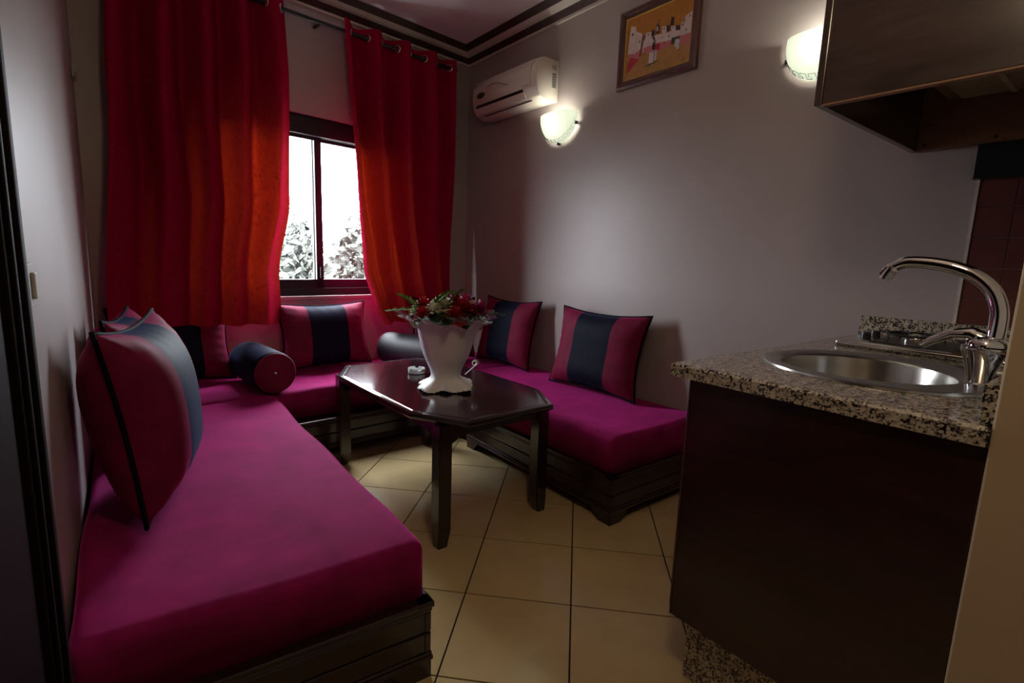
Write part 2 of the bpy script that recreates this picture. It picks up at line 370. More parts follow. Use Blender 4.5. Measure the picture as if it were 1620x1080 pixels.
# ================================================================== SOFAS
def mattress(name, corners, z0, z1, r, label, base, seed=0, nu=36, nv=60):
    # corners a(near-left) b(near-right) c(far-right) d(far-left); rounded slab with a soft, slightly uneven top
    rnd = random.Random(seed); ph = [rnd.uniform(0, 6) for _ in range(6)]
    bm = bmesh.new(); a, b, c, d = [Vector((*p, 0)) for p in corners]
    lo = [bm.verts.new(p+Vector((0, 0, z0))) for p in (a, b, c, d)]; hi = [bm.verts.new(p+Vector((0, 0, z1))) for p in (a, b, c, d)]
    bm.faces.new(lo[::-1]); bm.faces.new(hi)
    for i in range(4): bm.faces.new((lo[i], lo[(i+1) % 4], hi[(i+1) % 4], hi[i]))
    top = [e for e in bm.edges if e.verts[0].co.z > (z0+z1)/2 or e.verts[1].co.z > (z0+z1)/2]
    bmesh.ops.bevel(bm, geom=top, offset=r, segments=5, affect='EDGES', profile=.5)
    bmesh.ops.subdivide_edges(bm, edges=[e for e in bm.edges if e.calc_length() > .3], cuts=14, use_grid_fill=True)
    bmesh.ops.triangulate(bm, faces=[f for f in bm.faces if len(f.verts) > 4])
    for v in bm.verts:
        if v.co.z > z0+.02: v.co.z += .004*sin(5*v.co.x+ph[0])*sin(4*v.co.y+ph[1]) + .0025*sin(11*v.co.x+7*v.co.y+ph[2])
        if z0+.01 < v.co.z < z1-.01: v.co.x += .004*sin(9*v.co.y+ph[3]); v.co.y += .004*sin(9*v.co.x+ph[4])
    return solo(name, G().frombm(bm), 'velvet', label, 'mattress', base, 'seat mattresses on the benches', smooth='full')
BZ = .24
def bench_side(t, p0, p1, nout, foot_at=(0, 1)):
    # one dressed side of a bench base from p0 to p1, facing nout
    p0, p1 = Vector(p0), Vector(p1); d = p1-p0; L = d.length; d.normalize(); nv = Vector(nout).normalized()
    def bx(s0, s1, o0, o1, z0, z1, bev=.002):
        g = G().box(s0, s1, o0, o1, z0, z1, bev)
        g.v = [(p0.x+d.x*x+nv.x*y, p0.y+d.y*x+nv.y*y, z) for x, y, z in g.v]
        if d.x*nv.y-d.y*nv.x < 0: g.f = [f[::-1] for f in g.f]
        return g
    obj('board', bx(-.002, L+.002, -.02, 0, .146, .208, .004), 'dark', t); obj('board', bx(-.002, L+.002, -.02, 0, .082, .142, .004), 'dark', t)
    obj('top_moulding', bx(-.008, L+.008, -.04, .008, .222, BZ, .004), 'dark', t); obj('top_bead', bx(-.003, L+.003, -.02, .004, .209, .221, .004), 'dark', t)
    obj('bottom_moulding', bx(-.003, L+.003, -.02, .004, .070, .081, .004), 'dark', t); obj('bottom_bead', bx(-.006, L+.006, -.02, .007, .055, .069, .004), 'dark', t)
    for fpos in foot_at:
        w = .12; s0 = 0 if fpos == 0 else (L-w if fpos == 1 else fpos*L-w/2)
        prof_ = [(0, .055), (0, 0), (w*.62, 0), (w*.75, .022), (w*.9, .036), (w, .055)]
        if fpos == 1: prof_ = [(w-x, z) for x, z in prof_]
        g = G().prism([(s0+x, z) for x, z in prof_], -.03, .002, 1)
        g.v = [(p0.x+d.x*x+nv.x*y, p0.y+d.y*x+nv.y*y, z) for x, y, z in g.v]; obj('foot', g, 'dark', t)
def core(t, poly, z0=.06, z1=.232): obj('core', G().prism(poly, z0, z1), 'dark', t)
# left bench
LX = .665; LY0 = 1.165
t = thing('sofa_base', 'dark lacquered low bench base along the left wall, nearest the camera', 'sofa base', (.25, 1.2, 0), group='bench bases round the room')
ang = .05                                    # slight turn of the near end
pA = (lx(LY0)+.012, LY0+.05); pB = (LX-.01, LY0); pC = (LX+.03, 3.02); 
core(t, [(pA[0]+.01, pA[1]+.02), (pB[0]-.018, pB[1]+.02), (pC[0]-.018, pC[1]), (LX+.03, 3.57), (lx(3.45)+.012, 3.49)])
bench_side(t, pB, pA, (-.06, -1), (0, 1)); bench_side(t, pB, pC, (1, -.02), (0, 1))
mattress('seat_mattress', [(lx(1.2)+.008, LY0+.075), (LX-.01, LY0+.025), (LX+.022, 3.02), (lx(3.0)+.008, 3.02)], BZ+.001, ZM-.01, .035, 'long magenta velvet mattress along the left wall, nearest the camera', (.25, 1.2, BZ), 1)
# back bench (under the window)
t = thing('sofa_base', 'dark lacquered low bench base under the window', 'sofa base', (1.2, 2.95, 0), group='bench bases round the room')
yb = lambda x: 2.93 + .06*(x-.7)
core(t, [(.74, yb(.74)+.03), (2.43, yb(2.43)+.03), (2.43, 3.80), (.74, 3.62)])
bench_side(t, (.715, yb(.715)), (1.745, yb(1.745)), (.06, -1), (0, 1))
mattress('seat_mattress', [(lx(3.05)+.01, 3.03), (XW-.01, 3.03), (XW-.01, 3.845), (A.x+.012, 3.55)], BZ+.001, ZM-.008, .035, 'magenta velvet mattress under the window, along the back wall', (1.2, 3.0, BZ), 2)
# right bench
RX = 1.745; RY0 = 1.45
t = thing('sofa_base', 'dark lacquered low bench base along the air conditioner wall', 'sofa base', (2.1, 1.5, 0), group='bench bases round the room')
core(t, [(RX+.02, RY0+.02), (XW-.03, RY0+.02), (XW-.03, 2.9), (RX+.02, 2.9)])
bench_side(t, (RX, RY0), (RX, 2.66), (-1, 0), (0, 1)); bench_side(t, (RX, RY0), (XW-.012, RY0), (0, -1), (0, 1))
mattress('seat_mattress', [(RX+.01, RY0+.012), (XW-.008, RY0+.012), (XW-.008, 3.02), (RX+.01, 3.02)], BZ+.001, ZM, .03, 'magenta velvet mattress along the air conditioner wall', (2.1, 1.5, BZ), 3)

# ------------------------------------------------------------------ cushions
def pillow_parts(w_, h_, t_, seed, band=.43):
    rnd = random.Random(seed); ph = [rnd.uniform(0, 6.28) for _ in range(8)]
    def P(s, v, side):
        x = w_/2*s*(1-.11*(1-v*v)*abs(s)) ; z = h_/2*v*(1-.12*(1-s*s)*abs(v))
        th = t_/2*((1-s**4)*(1-v**4))**.62*(1+.05*sin(3*s+ph[0])+.05*sin(4*v+ph[1]))
        edge = max(abs(s), abs(v)); cr = .006*max(0, edge-.55)*(sin(26*v+6*s+ph[2])*abs(s)**2+sin(24*s+5*v+ph[3])*abs(v)**2)*(1-edge**6)*2
        return (x, side*(th+cr), z+h_/2)
    out = []
    for s0, s1, nu in ((-1, -band, 12), (-band, band, 18), (band, 1, 12)):
        g = G()
        for side in (-1, 1):
            g2 = G().grid(lambda a, b: P(s0+(s1-s0)*a, -1+2*b, side), nu, 30)
            if side > 0: g2.f = [f[::-1] for f in g2.f]
            g.add(g2.v, g2.f)
        out.append(g)
    path = []
    K = 18
    for k in range(K): path.append(P(-1+2*k/K, -1, 1))
    for k in range(K): path.append(P(1, -1+2*k/K, 1))
    for k in range(K): path.append(P(1-2*k/K, 1, 1))
    for k in range(K): path.append(P(-1, 1-2*k/K, 1))
    out.append(G().tube(path, .0065, 7, closed=True)); return out
def cushion(loc, rz, lean, label, w_=.60, h_=.47, t_=.20, tilt=0, seed=0, group='magenta and navy velvet cushions'):
    c_ = thing('cushion', label, 'cushion', loc, (-lean, tilt, rz), group)
    a, b, cc, p = pillow_parts(w_, h_, t_, seed)
    obj('side_panel', a, 'velvet_c', c_, 'full', local=True, weld=True); obj('centre_band', b, 'navy', c_, 'full', local=True, weld=True, label='wide black-navy velvet centre band')
    obj('side_panel', cc, 'velvet_c', c_, 'full', local=True, weld=True); obj('piping', p, 'piping', c_, 'full', local=True); return c_
R90 = pi/2; ZS = ZM+.010
cushion((2.262, 2.115, ZS), -R90+.05, .22, 'velvet cushion leaning on the air conditioner wall, nearest the kitchen counter', .68, .50, .17, seed=1)
cushion((2.262, 3.02, ZS), -R90+.06, .22, 'velvet cushion on the air conditioner wall just right of the flowers', .60, .50, .17, seed=2)
cushion((2.0, 3.41, ZS), -.20, .06, 'velvet cushion in the far corner behind the flowers', .52, .47, .14, seed=3)
cushion(WP(1.22, .195, ZS), WANG, .24, 'velvet cushion in the middle, below the uncovered window', .64, .45, .17, seed=4)
cushion(WP(.33, .180, ZS), WANG, .24, 'dark velvet cushion half hidden under the left curtain hem', .60, .45, .16, seed=5)
cushion((.075, 2.59, ZS), R90-.16, .14, 'velvet cushion on the left wall behind the nearest cushion', .56, .51, .20, seed=6)
cushion((.112, 1.965, ZS-.004), R90-.26, .15, 'large velvet cushion on the left wall, nearest the camera', .62, .56, .24, seed=7)

# ------------------------------------------------------------------ bolsters
def bolster(loc, rz, L, r, label, body):
    t = thing('bolster_cushion', label, 'bolster', loc, (0, 0, rz), 'bolster cushions in the corners')
    pf = [(r*.90, -L/2), (r*.985, -L/2+.01), (r, -L/2+.03), (r*1.01, 0), (r, L/2-.03), (r*.985, L/2-.01), (r*.9, L/2)]
    mt = Matrix.Translation((0, 0, r)) @ Matrix.Rotation(R90, 4, 'X')
    g = G(); seg = 44; n = len(pf)
    g.add([(R*cos(2*pi*k/seg), R*sin(2*pi*k/seg), z) for R, z in pf for k in range(seg)], [(i*seg+k, i*seg+(k+1) % seg, (i+1)*seg+(k+1) % seg, (i+1)*seg+k) for i in range(n-1) for k in range(seg)])
    obj('body', g.xf(mt), body, t, 'full', local=True)
    for s in (-1, 1):
        g = G(); pr = [(r*.9, 0), (r*.86, .004), (r*.5, .008), (r*.12, .002), (0.0005, .0)]
        g.add([(R*cos(2*pi*k/seg), R*sin(2*pi*k/seg)*s, s*(L/2+z)) for R, z in pr for k in range(seg)], [(i*seg+k, i*seg+(k+1) % seg, (i+1)*seg+(k+1) % seg, (i+1)*seg+k) for i in range(4) for k in range(seg)])
        cap = obj('end_cap', g.xf(mt), 'velvet_c', t, 'full', local=True, label='magenta round end')
        g = G(); rr = r*.91
        obj('end_piping', G().tube([(rr*cos(2*pi*k/40), rr*sin(2*pi*k/40), s*L/2) for k in range(40)], .005, 6, closed=True).xf(mt), 'velvet_c', t, 'full', local=True)
        g = G().lathe([(.011, 0), (.011, .003), (.007, .008), (.0005, .010)], (0, 0, 0), 12)
        if s < 0: g.v = [(x, -y, -z) for x, y, z in g.v]
        g.v = [(x, y, z+s*L/2) for x, y, z in g.v]
        obj('button', g.xf(mt), 'chrome', cap, True, local=True, label='sparkling metal button')
    return t
bolster((.665, 3.23, ZM-.004), .10, .46, .118, 'navy bolster with magenta round end on the left, metal button', 'navy')
bolster((1.68, 3.32, ZM-.004), .42, .46, .115, 'shiny black bolster lying behind the white vase', 'leather')

# ================================================================== CURTAINS
def rod_z(u): return 2.655
g = G().tube([WP(-.02, .095, 2.655), WP(LEN-.24, .095, 2.655)], .0125, 10)
t = thing('curtain_rod', 'thin black metal curtain rod above the window', 'curtain rod', WP(1.2, .095, 2.655))
obj('pole', g, 'black', t, True)
for u in (-.03, LEN-.225):
    obj('finial', G().lathe([(.0005, -.028), (.016, -.02), (.022, 0), (.016, .02), (.0005, .028)], WP(u, .095, 2.655), 14), 'black', t, True)
for u in (.03, 1.25, LEN-.26):
    gg = G(); wbox(gg, u-.008, u+.008, 0, .095, 2.64, 2.652, .002); obj('bracket', gg, 'black', t)
def curtain(label, uL, uR, folds, ph, zb, z_top=2.715, seed=0):
    # uL,uR: functions of z ; folds across the width; rod passes through at the fold crossings
    rnd = random.Random(seed); zc = 2.655
    def P(s, q):
        z = z_top+(zb(s)-z_top)*q
        a, b = uL(z), uR(z); dn = min(1, max(0, (z_top-z)/1.9))
        x_ = 2*pi*folds*(s+.045*dn*sin(7*s+seed*2.1))+ph; f = sin(x_+.45*dn*sin(x_)); f = f*(1+.35*dn*sin(2.3*x_*.5+1)); w1 = .056*(1-.10*dn)*(1+.65*sin(pi*min(1, dn*1.15)))*(f + .35*dn*sin(2*pi*1.3*s+2+1.5*dn))
        off = .10+.165*dn**1.8*(1-.75*s**3)+w1*(1-.35*s**6)
        u = a+(b-a)*s+.012*dn*sin(5*s+4*z+ph)
        return WP(u, max(.022, off), z)
    c_ = thing('curtain', label, 'curtain', WP((uL(.8)+uR(.8))/2, .18, zb(.5)), group='red eyelet curtains')
    cl = obj('cloth', G().grid(P, 150, 70), 'curtain', c_, 'full')
    # hem band and eyelets
    k = 0
    for j in range(-2, int(2*folds)+3):
        s = (j*pi-ph)/(2*pi*folds)
        if 0.02 < s < .98:
            q = (z_top-zc)/(z_top-zb(s)); p = Vector(P(s, q)); e = (Vector(P(s+.004, q))-p).normalized(); nrm = e.cross(Vector((0, 0, 1))).normalized()
            ring = [p + (e*cos(2*pi*i/22)+Vector((0, 0, 1))*sin(2*pi*i/22))*.024 for i in range(22)]
            obj('eyelet', G().tube(ring, .0055, 6, closed=True), 'steelrim', c_, 'full', label='silver metal eyelet ring')
    return c_
def lerp(pts):
    def f(z):
        for (z0, v0), (z1, v1) in zip(pts, pts[1:]):
            if z <= z0 and z >= z1:
                t = (z0-z)/(z0-z1); t = t*t*(3-2*t)*.5+t*.5; return v0+(v1-v0)*t
        return pts[0][1] if z > pts[0][0] else pts[-1][1]
    return f
curtain('wide red eyelet curtain covering the left part of the window', lerp([(2.8, .16), (2.0, .10), (.6, .015)]), lerp([(2.8, 1.03), (2.3, 1.055), (1.5, 1.04), (1.05, .94), (.6, .925)]), 4.6, .4, lambda s: .79-.055*s, seed=1)
curtain('red eyelet curtain on the right part of the window, beside the corner', lerp([(2.8, 1.385), (1.6, 1.42), (1.1, 1.46), (.85, 1.53), (.62, 1.66)]), lerp([(2.8, 2.33), (.6, 2.30)]), 4.0, 1.2, lambda s: .70+.05*s, seed=2)

# ================================================================== AIR CONDITIONER
y0, y1, zb_, zt = 2.745, 3.49, 2.245, 2.515
t = thing('air_conditioner', 'white wall mounted split air conditioner near the corner', 'air conditioner', (XW, (y0+y1)/2, zb_))
pf = [(XW-.001, zb_+.012), (XW-.001, zt), (XW-.13, zt+.002), (XW-.17, zt-.012), (XW-.198, zt-.06), (XW-.205, zt-.13), (XW-.197, zb_+.075), (XW-.165, zb_+.025), (XW-.10, zb_)]
g = G().prism(pf, y0, y1, 1, .008, 2); obj('body', g, 'white', t, True)
obj('front_cover', G().prism([(XW-.135, zt+.005), (XW-.175, zt-.010), (XW-.203, zt-.06), (XW-.210, zt-.13), (XW-.204, zb_+.088), (XW-.19, zb_+.088), (XW-.19, zt-.05), (XW-.135, zt-.01)], y0+.055, y1-.012, 1, .004), 'white', t, True)
obj('air_slot', G().box(XW-.2025, XW-.185, y0+.14, y1-.05, zb_+.066, zb_+.084, .002), 'acslot', t)
obj('louvre', G().prism([(XW-.200, zb_+.064), (XW-.176, zb_+.027), (XW-.172, zb_+.030), (XW-.195, zb_+.066)], y0+.13, y1-.06, 1), 'white', t)
obj('louvre_gap', G().box(XW-.152, XW-.146, y0+.10, y1-.10, zb_+.0115, zb_+.017), 'acslot', t)
g = G().lathe([(.0005, .0), (.9, 0), (1, .5), (.9, 1), (.0005, 1)], (0, 0, 0), 24); g.v = [(XW-.2085-.003*z, y1-.12+.052*x, zb_+.145+.022*y) for x, y, z in g.v]
obj('badge', g, 'acbadge', t, True, label='dark oval badge')
obj('curve_line', G().tube([(XW-.2105, y1-.20-.25*k/12, zb_+.185+.014*sin(pi*1.5*k/12)-.022*(k/12)**1.5) for k in range(13)], .0022, 5), 'acgrey', t)
for k in range(4): obj('indicator_light', G().box(XW-.207, XW-.2, y0+.075+.016*k, y0+.081+.016*k, zb_+.094, zb_+.100), 'acgrey', t)
g = text_geo('CE', .034); g.xf(Matrix(((-1, 0, 0, XW-.05), (0, 0, -1, y0-.0006), (0, 1, 0, zt-.062), (0, 0, 0, 1))) @ Matrix.Scale(-1, 4, (1, 0, 0)))
obj('ce_mark', g, 'acslot', t, label='CE mark')
obj('rating_plate', G().box(XW-.062, XW-.030, y0-.0012, y0+.002, zb_+.095, zb_+.185), 'acgrey', t, label='grey printed rating label')
for k in range(5): obj('print_line', G().box(XW-.058, XW-.034, y0-.0018, y0, zb_+.102+.016*k, zb_+.108+.016*k), 'switch', t)
# ================================================================== WALL LAMPS
def sconce(y, zt_, label):
    a, d, c_ = .165, .10, .180
    t = thing('wall_lamp', label, 'wall lamp', (XW, y, zt_-c_), group='frosted glass wall lamps')
    def P(th, ph, k=1.0):          # th 0..pi along the wall rim, ph 0..pi/2 away from the wall
        yy = a*k*cos(th)*(1-.0*ph); zz = -c_*k*sin(th); 
        return (XW-.012-d*k*sin(ph)*1.0, y+yy*cos(ph), zt_+zz*cos(ph)**.9-.0*ph)
    def Q(u, v):                   # quarter bowl: u across, v from wall rim to the front lip
        th = pi*u; ph = v*pi/2
        z = zt_-c_*max(0, sin(th))**.8*cos(ph); yy = y-a*cos(th)*(1-.10*v); x = XW-.012-d*sin(ph)*(sin(th)**.55 if 0 < u < 1 else 0)
        return (x, yy, z)
    g = G().grid(Q, 40, 14); g2 = G().grid(lambda u, v: tuple(Vector(Q(u, v))*1+Vector((.003, 0, .003))), 40, 14)
    obj('shade', g, 'shade', t, 'full', label='frosted white glass half bowl')
    # greek key line around the lower rim
    pts = []; nk = 11
    for k in range(nk):
        b0 = (k+.5)/nk*.88+.06; w_ = .88/nk
        for du, dv in ((-.5, .30), (.05, .30), (.05, .20), (-.22, .20), (-.22, .12), (.32, .12), (.32, .30), (.5, .30)):
            p = Vector(Q(b0+du*w_, dv)); pts.append(p+Vector((-.0015, 0, -.002)))
    obj('key_pattern', G().tube(pts, .0013, 4), 'key', t, label='dark Greek key line')
    for u in (.10, .5, .90):
        p = Vector(Q(u, .03)); obj('clip', G().box(p.x-.012, p.x+.010, p.y-.007, p.y+.007, p.z-.012, p.z+.006, .002), 'black', t)
    obj('back_plate', G().prism([(y+.09*cos(pi*k/16), zt_-.02-.10*sin(pi*k/16)) for k in range(17)], XW-.010, XW-.0005, 0), 'white', t)
    obj('bulb', G().lathe([(.0005, -.03), (.018, -.024), (.024, 0), (.018, .024), (.0005, .03)], (XW-.05, y, zt_-.055), 14), emis('bulb_glow', (1, .98, .86), 12), t, True)
    l = bpy.data.lights.new('wall_lamp_light', 'POINT'); l.energy = SCONCE_W; l.color = (1, .98, .84); l.shadow_soft_size = .025
    lo = bpy.data.objects.new('wall_lamp_light', l); COL.objects.link(lo); lo.parent = t; lo.location = (-.062, 0, c_-.045)
sconce(2.70, 2.165, 'glowing frosted half-bowl wall lamp below the air conditioner')
sconce(1.06, 2.185, 'glowing frosted half-bowl wall lamp partly behind the hood cabinet')

# ================================================================== PICTURE
py0, py1, pz0, pz1 = 1.685, 2.215, 2.205, 2.63
t = thing('picture', 'framed painting of a desert town with robed figures', 'picture', (XW, (py0+py1)/2, pz0))
def frame_geo(a0, a1, b0, b1, wd, prof_):
    g = G(); n = len(prof_)
    cs = [(a0, b0, 1, 1), (a1, b0, -1, 1), (a1, b1, -1, -1), (a0, b1, 1, -1)]
    vs = [(XW-h_, y+sy*o*wd, z+sz*o*wd) for (y, z, sy, sz) in cs for (o, h_) in prof_]
    return g.add(vs, [(k*n+i, k*n+(i+1) % n, ((k+1) % 4)*n+(i+1) % n, ((k+1) % 4)*n+i) for k in range(4) for i in range(n)])
obj('frame', frame_geo(py0, py1, pz0, pz1, 1, [(0, .001), (0, .022), (.012, .030), (.024, .028), (.028, .022), (.044, .018), (.046, .001)]), 'pframe', t, True)
obj('gold_slip', frame_geo(py0+.044, py1-.044, pz0+.044, pz1-.044, 1, [(0, .001), (0, .016), (.006, .012), (.0065, .001)]), 'p_gold', t)
cy0, cy1, cz0, cz1 = py0+.05, py1-.05, pz0+.05, pz1-.05
canvas = obj('canvas', G().box(XW-.008, XW-.001, cy0, cy1, cz0, cz1), 'p_sky', t)
lay = [0]
def paint(pts, mat):                                        # pts read off the painting: x left->right, y up, both 0..1
    lay[0] += 1; x = XW-.0082-.00006*lay[0]
    bm = bmesh.new(); vs = [bm.verts.new((x, cy1-(cy1-cy0)*a, cz0+(cz1-cz0)*b)) for a, b in pts]; bm.faces.new(vs); bmesh.ops.triangulate(bm, faces=bm.faces)
    obj('brush_stroke', G().frombm(bm), mat, canvas)
def pc(px, py):
    a = (px-240)/725; bot = 905-240*a; top = 275-330*a; return (min(.995, max(.005, a)), min(.995, max(.005, (bot-py)/(bot-top))))
def stroke(l, mat): paint([pc(*p) for p in l], mat)
paint([(.005, .005), (.995, .005), (.995, .40), (.6, .36), (.3, .33), (.005, .42)], 'p_ground')
stroke([(260, 830), (330, 760), (410, 650), (430, 600), (430, 520), (260, 520)], 'p_pink'); stroke([(260, 830), (330, 750), (400, 660), (300, 650), (262, 720)], 'p_red')
stroke([(280, 330), (340, 320), (350, 375), (430, 395), (430, 540), (340, 610), (260, 620), (262, 540)], 'p_white')
stroke([(428, 395), (440, 400), (418, 630), (405, 635)], 'p_dark')
stroke([(440, 460), (465, 455), (465, 380), (530, 365), (535, 410), (650, 380), (650, 300), (695, 300), (700, 370), (760, 345), (760, 500), (640, 550), (500, 590), (440, 590)], 'p_white')
stroke([(450, 540), (640, 470), (760, 440), (760, 505), (640, 555), (500, 600), (450, 590)], 'p_pink'); stroke([(560, 500), (640, 470), (640, 545), (580, 560)], 'p_red')
stroke([(530, 350), (570, 340), (570, 395), (530, 405)], 'p_dark'); stroke([(580, 300), (600, 270), (622, 300), (622, 370), (580, 385)], 'p_dark'); stroke([(586, 310), (602, 300), (606, 350), (590, 360)], 'p_white')
stroke([(608, 225), (613, 225), (613, 275), (605, 275)], 'p_dark'); stroke([(745, 200), (775, 200), (775, 285), (735, 290)], 'p_dark')
stroke([(700, 290), (735, 285), (735, 345), (700, 355)], 'p_dark'); stroke([(750, 300), (795, 290), (800, 330), (850, 340), (845, 400), (760, 420)], 'p_white'); stroke([(795, 290), (845, 285), (845, 335), (800, 340)], 'p_dark')
stroke([(765, 420), (850, 395), (850, 440), (800, 470), (760, 500)], 'p_green')
stroke([(850, 255), (890, 240), (890, 190), (960, 130), (960, 440), (850, 470)], 'p_white'); stroke([(850, 400), (960, 360), (960, 470), (860, 490)], 'p_pink')
for (x, y, s) in ((305, 410, 14), (398, 478, 10), (498, 395, 9), (673, 325, 9), (768, 315, 7), (660, 420, 7), (735, 405, 9), (690, 480, 7), (870, 280, 9), (910, 330, 9), (940, 185, 9), (338, 580, 6), (575, 440, 7)):
    stroke([(x-s, y+s), (x+s*.6, y+s*.7), (x+s*.6, y-s*1.1), (x-s*.5, y-s)], 'p_dark')
stroke([(555, 480), (582, 470), (582, 545), (552, 552)], 'p_dark')
for (x0_, y0_, y1_) in ((535, 570, 720), (562, 555, 730), (597, 545, 670), (815, 425, 520), (835, 420, 545)):
    stroke([(x0_-14, y1_-5), (x0_+14, y1_-8), (x0_+13, y0_+20), (x0_, y0_), (x0_-11, y0_+22)], 'p_cloth')
stroke([(455, 740), (535, 700), (650, 655), (590, 690), (540, 730)], 'p_shade'); stroke([(830, 545), (880, 525), (850, 550)], 'p_shade'); stroke([(885, 655), (930, 628), (905, 655)], 'p_shade')

# ================================================================== COFFEE TABLE
TC = Vector((1.30, 2.285)); TR = radians(1.8); TZ = .558
t = thing('coffee_table', 'glossy dark octagonal wooden coffee table in the middle', 'table', (TC.x, TC.y, 0), (0, 0, TR))
def octo(hx, hy, c): return [(-hx+c, -hy), (hx-c, -hy), (hx, -hy+c*1.8), (hx, hy-c*1.8), (hx-c, hy), (-hx+c, hy), (-hx, hy-c*1.8), (-hx, -hy+c*1.8)]
g = G(); rings = []
lv = [(.350, .612, TZ-.030), (.362, .624, TZ-.028), (.368, .630, TZ-.020), (.364, .626, TZ-.013), (.368, .630, TZ-.008), (.362, .624, TZ-.001), (.350, .612, TZ), (.345, .607, TZ-.002), (.340, .602, TZ)]
vs = []
for hx, hy, z in lv: vs += [(x, y, z) for x, y in octo(hx, hy, .13)]
fs = [(i*8+k, i*8+(k+1) % 8, (i+1)*8+(k+1) % 8, (i+1)*8+k) for i in range(len(lv)-1) for k in range(8)]
fs += [tuple(range(8))[::-1], tuple((len(lv)-1)*8+k for k in range(8))]
obj('table_top', G().add(vs, fs), 'table', t, local=True)
lxo, lyo, lw = .272, .525, .031
def apron(p0, p1, nrm, L):
    n = 16; pts = [(0, TZ-.031), (L, TZ-.031)] + [(L*(1-k/n), TZ-.031-.055-.04*max(0, abs(2*k/n-1)-.72)/.28) for k in range(n+1)]
    g = G().prism(pts, -.011, .011, 1, .0); d = Vector(p1)-Vector(p0); d.normalize()
    g.v = [(p0[0]+d.x*x+nrm[0]*y, p0[1]+d.y*x+nrm[1]*y, z) for x, y, z in g.v]; return g
for s in (-1, 1):
    obj('apron', apron((-lxo, s*(lyo+.005)), (lxo, s*(lyo+.005)), (0, 1), 2*lxo), 'table', t, local=True)
    obj('apron', apron((s*(lxo+.005), -lyo), (s*(lxo+.005), lyo), (1, 0), 2*lyo), 'table', t, local=True)
for sx in (-1, 1):
    for sy in (-1, 1):
        bm = bmesh.new(); r0, r1 = lw, lw*.74; X, Y = sx*lxo-.018, sy*lyo
        ins = lambda r: [(X-sx*(r*2-lw)-0 if False else X+dx*r+sx*(lw-r), Y+dy*r+sy*(lw-r)) for dx, dy in ((-1, -1), (1, -1), (1, 1), (-1, 1))]
        l3 = [(r1, .0), (r0, .07), (r0, TZ-.031)]; vv = [[bm.verts.new((x, y, z)) for x, y in ins(r)] for r, z in l3]
        bm.faces.new(vv[0][::-1]); bm.faces.new(vv[-1])
        for i in range(2):
            for k in range(4): bm.faces.new((vv[i][k], vv[i][(k+1) % 4], vv[i+1][(k+1) % 4], vv[i+1][k]))
        bmesh.ops.bevel(bm, geom=[e for e in bm.edges if abs(e.verts[0].co.z-e.verts[1].co.z) > .03], offset=.004, segments=2, affect='EDGES')
        obj('leg', G().frombm(bm), 'table', t, local=True)

# ------------------------------------------------------------------ ashtray
ax, ay = 1.308, 2.522
t = thing('ashtray', 'small white ceramic ashtray on the coffee table', 'ashtray', (ax, ay, TZ))
def nt_(r, z, a, q):
    d = min(abs((a-k+pi) % (2*pi)-pi) for k in (radians(60), radians(180), radians(262)))
    return r, (z-.010 if d < .14 and z > .027 else z)
g = G().lathe([(.0005, .0), (.040, 0), (.046, .004), (.048, .028), (.046, .031), (.042, .031), (.040, .028), (.038, .010), (.0005, .008)], (ax, ay, TZ), 48, nt_)
ash = obj('bowl', g, 'ash', t, True, weld=True)
g = G()
for k in range(5):
    a = radians(-78+6.2*k); p = Vector((ax+.0487*cos(a), ay+.0487*sin(a), TZ+.0145)); tx = Vector((-sin(a), cos(a), 0)); nn = Vector((cos(a), sin(a), 0))
    hh = .0095; ww = .0040
    vs = [p-tx*ww/2, p+tx*ww/2, p+tx*ww/2+Vector((0, 0, hh)), p-tx*ww/2+Vector((0, 0, hh))]; g.add([v+nn*.0004 for v in vs], [(0, 1, 2, 3)])
obj('red_lettering', g, 'redprint', t, label='small red lettering')

# ------------------------------------------------------------------ vase wrapped in white cloth
vx, vy = 1.285, 2.165
t = thing('flower_vase', 'white cloth-wrapped vase with frilled foot holding the bouquet', 'vase', (vx, vy, TZ))
pr = [(.135, .006), (.120, .018), (.096, .034), (.078, .050), (.070, .066), (.074, .085), (.090, .115), (.108, .150), (.122, .190), (.134, .230), (.146, .262), (.166, .282), (.196, .294)]
pr = [(a*1.04, b if b < .06 else .06+(b-.06)*1.20) for a, b in pr]; VL = .060
def vm(r, z, a, q):
    foot = max(0, 1-z/.07); lip = max(0, min(1, (z-.23)/.112))
    r2 = r*(1 + .13*foot*sin(4*a+.6)+.07*foot*sin(9*a+1) + .028*sin(5*a+1+3*q)*(1-foot) + .09*lip**2*sin(3*a+2.2)+.05*lip**2*sin(7*a))
    z2 = z + foot*.012*(.5+.5*sin(8*a)) + lip**2*(.016*sin(5*a+1)+.012*sin(9*a)); return r2, z2
obj('cloth_wrap', G().lathe(pr, (vx, vy, TZ), 90, vm), 'porc', t, 'full', weld=True)
g = G(); pts = []
for k in range(181):
    a = 2*pi*k/180; R, Z = vm(.135, .006, a, 0); pts.append((vx+(R+.004*sin(46*a))*cos(a), vy+(R+.004*sin(46*a))*sin(a), TZ+Z+.003*cos(46*a)+.001))
obj('lace_edge', G().tube(pts[:-1], .0035, 5, closed=True), 'porc', t, 'full')
obj('vase_core', G().lathe([(.060, .002), (.064, .02), (.062, .06), (.080, .14), (.10, .23), (.11, .29), (.0005, .29)], (vx, vy, TZ), 32), 'porc', t, True)
obj('leaf_filler', G().lathe([(.115, .285), (.135, .315), (.125, .345), (.09, .362), (.04, .37), (.0005, .372)], (vx, vy, TZ), 36, lambda r_, z_, a_, q_: (r_*(1+.05*sin(9*a_)), z_+.006*sin(11*a_+9*q_))), 'fern_d', t, True, label='dark green leaf filler')
g = G()
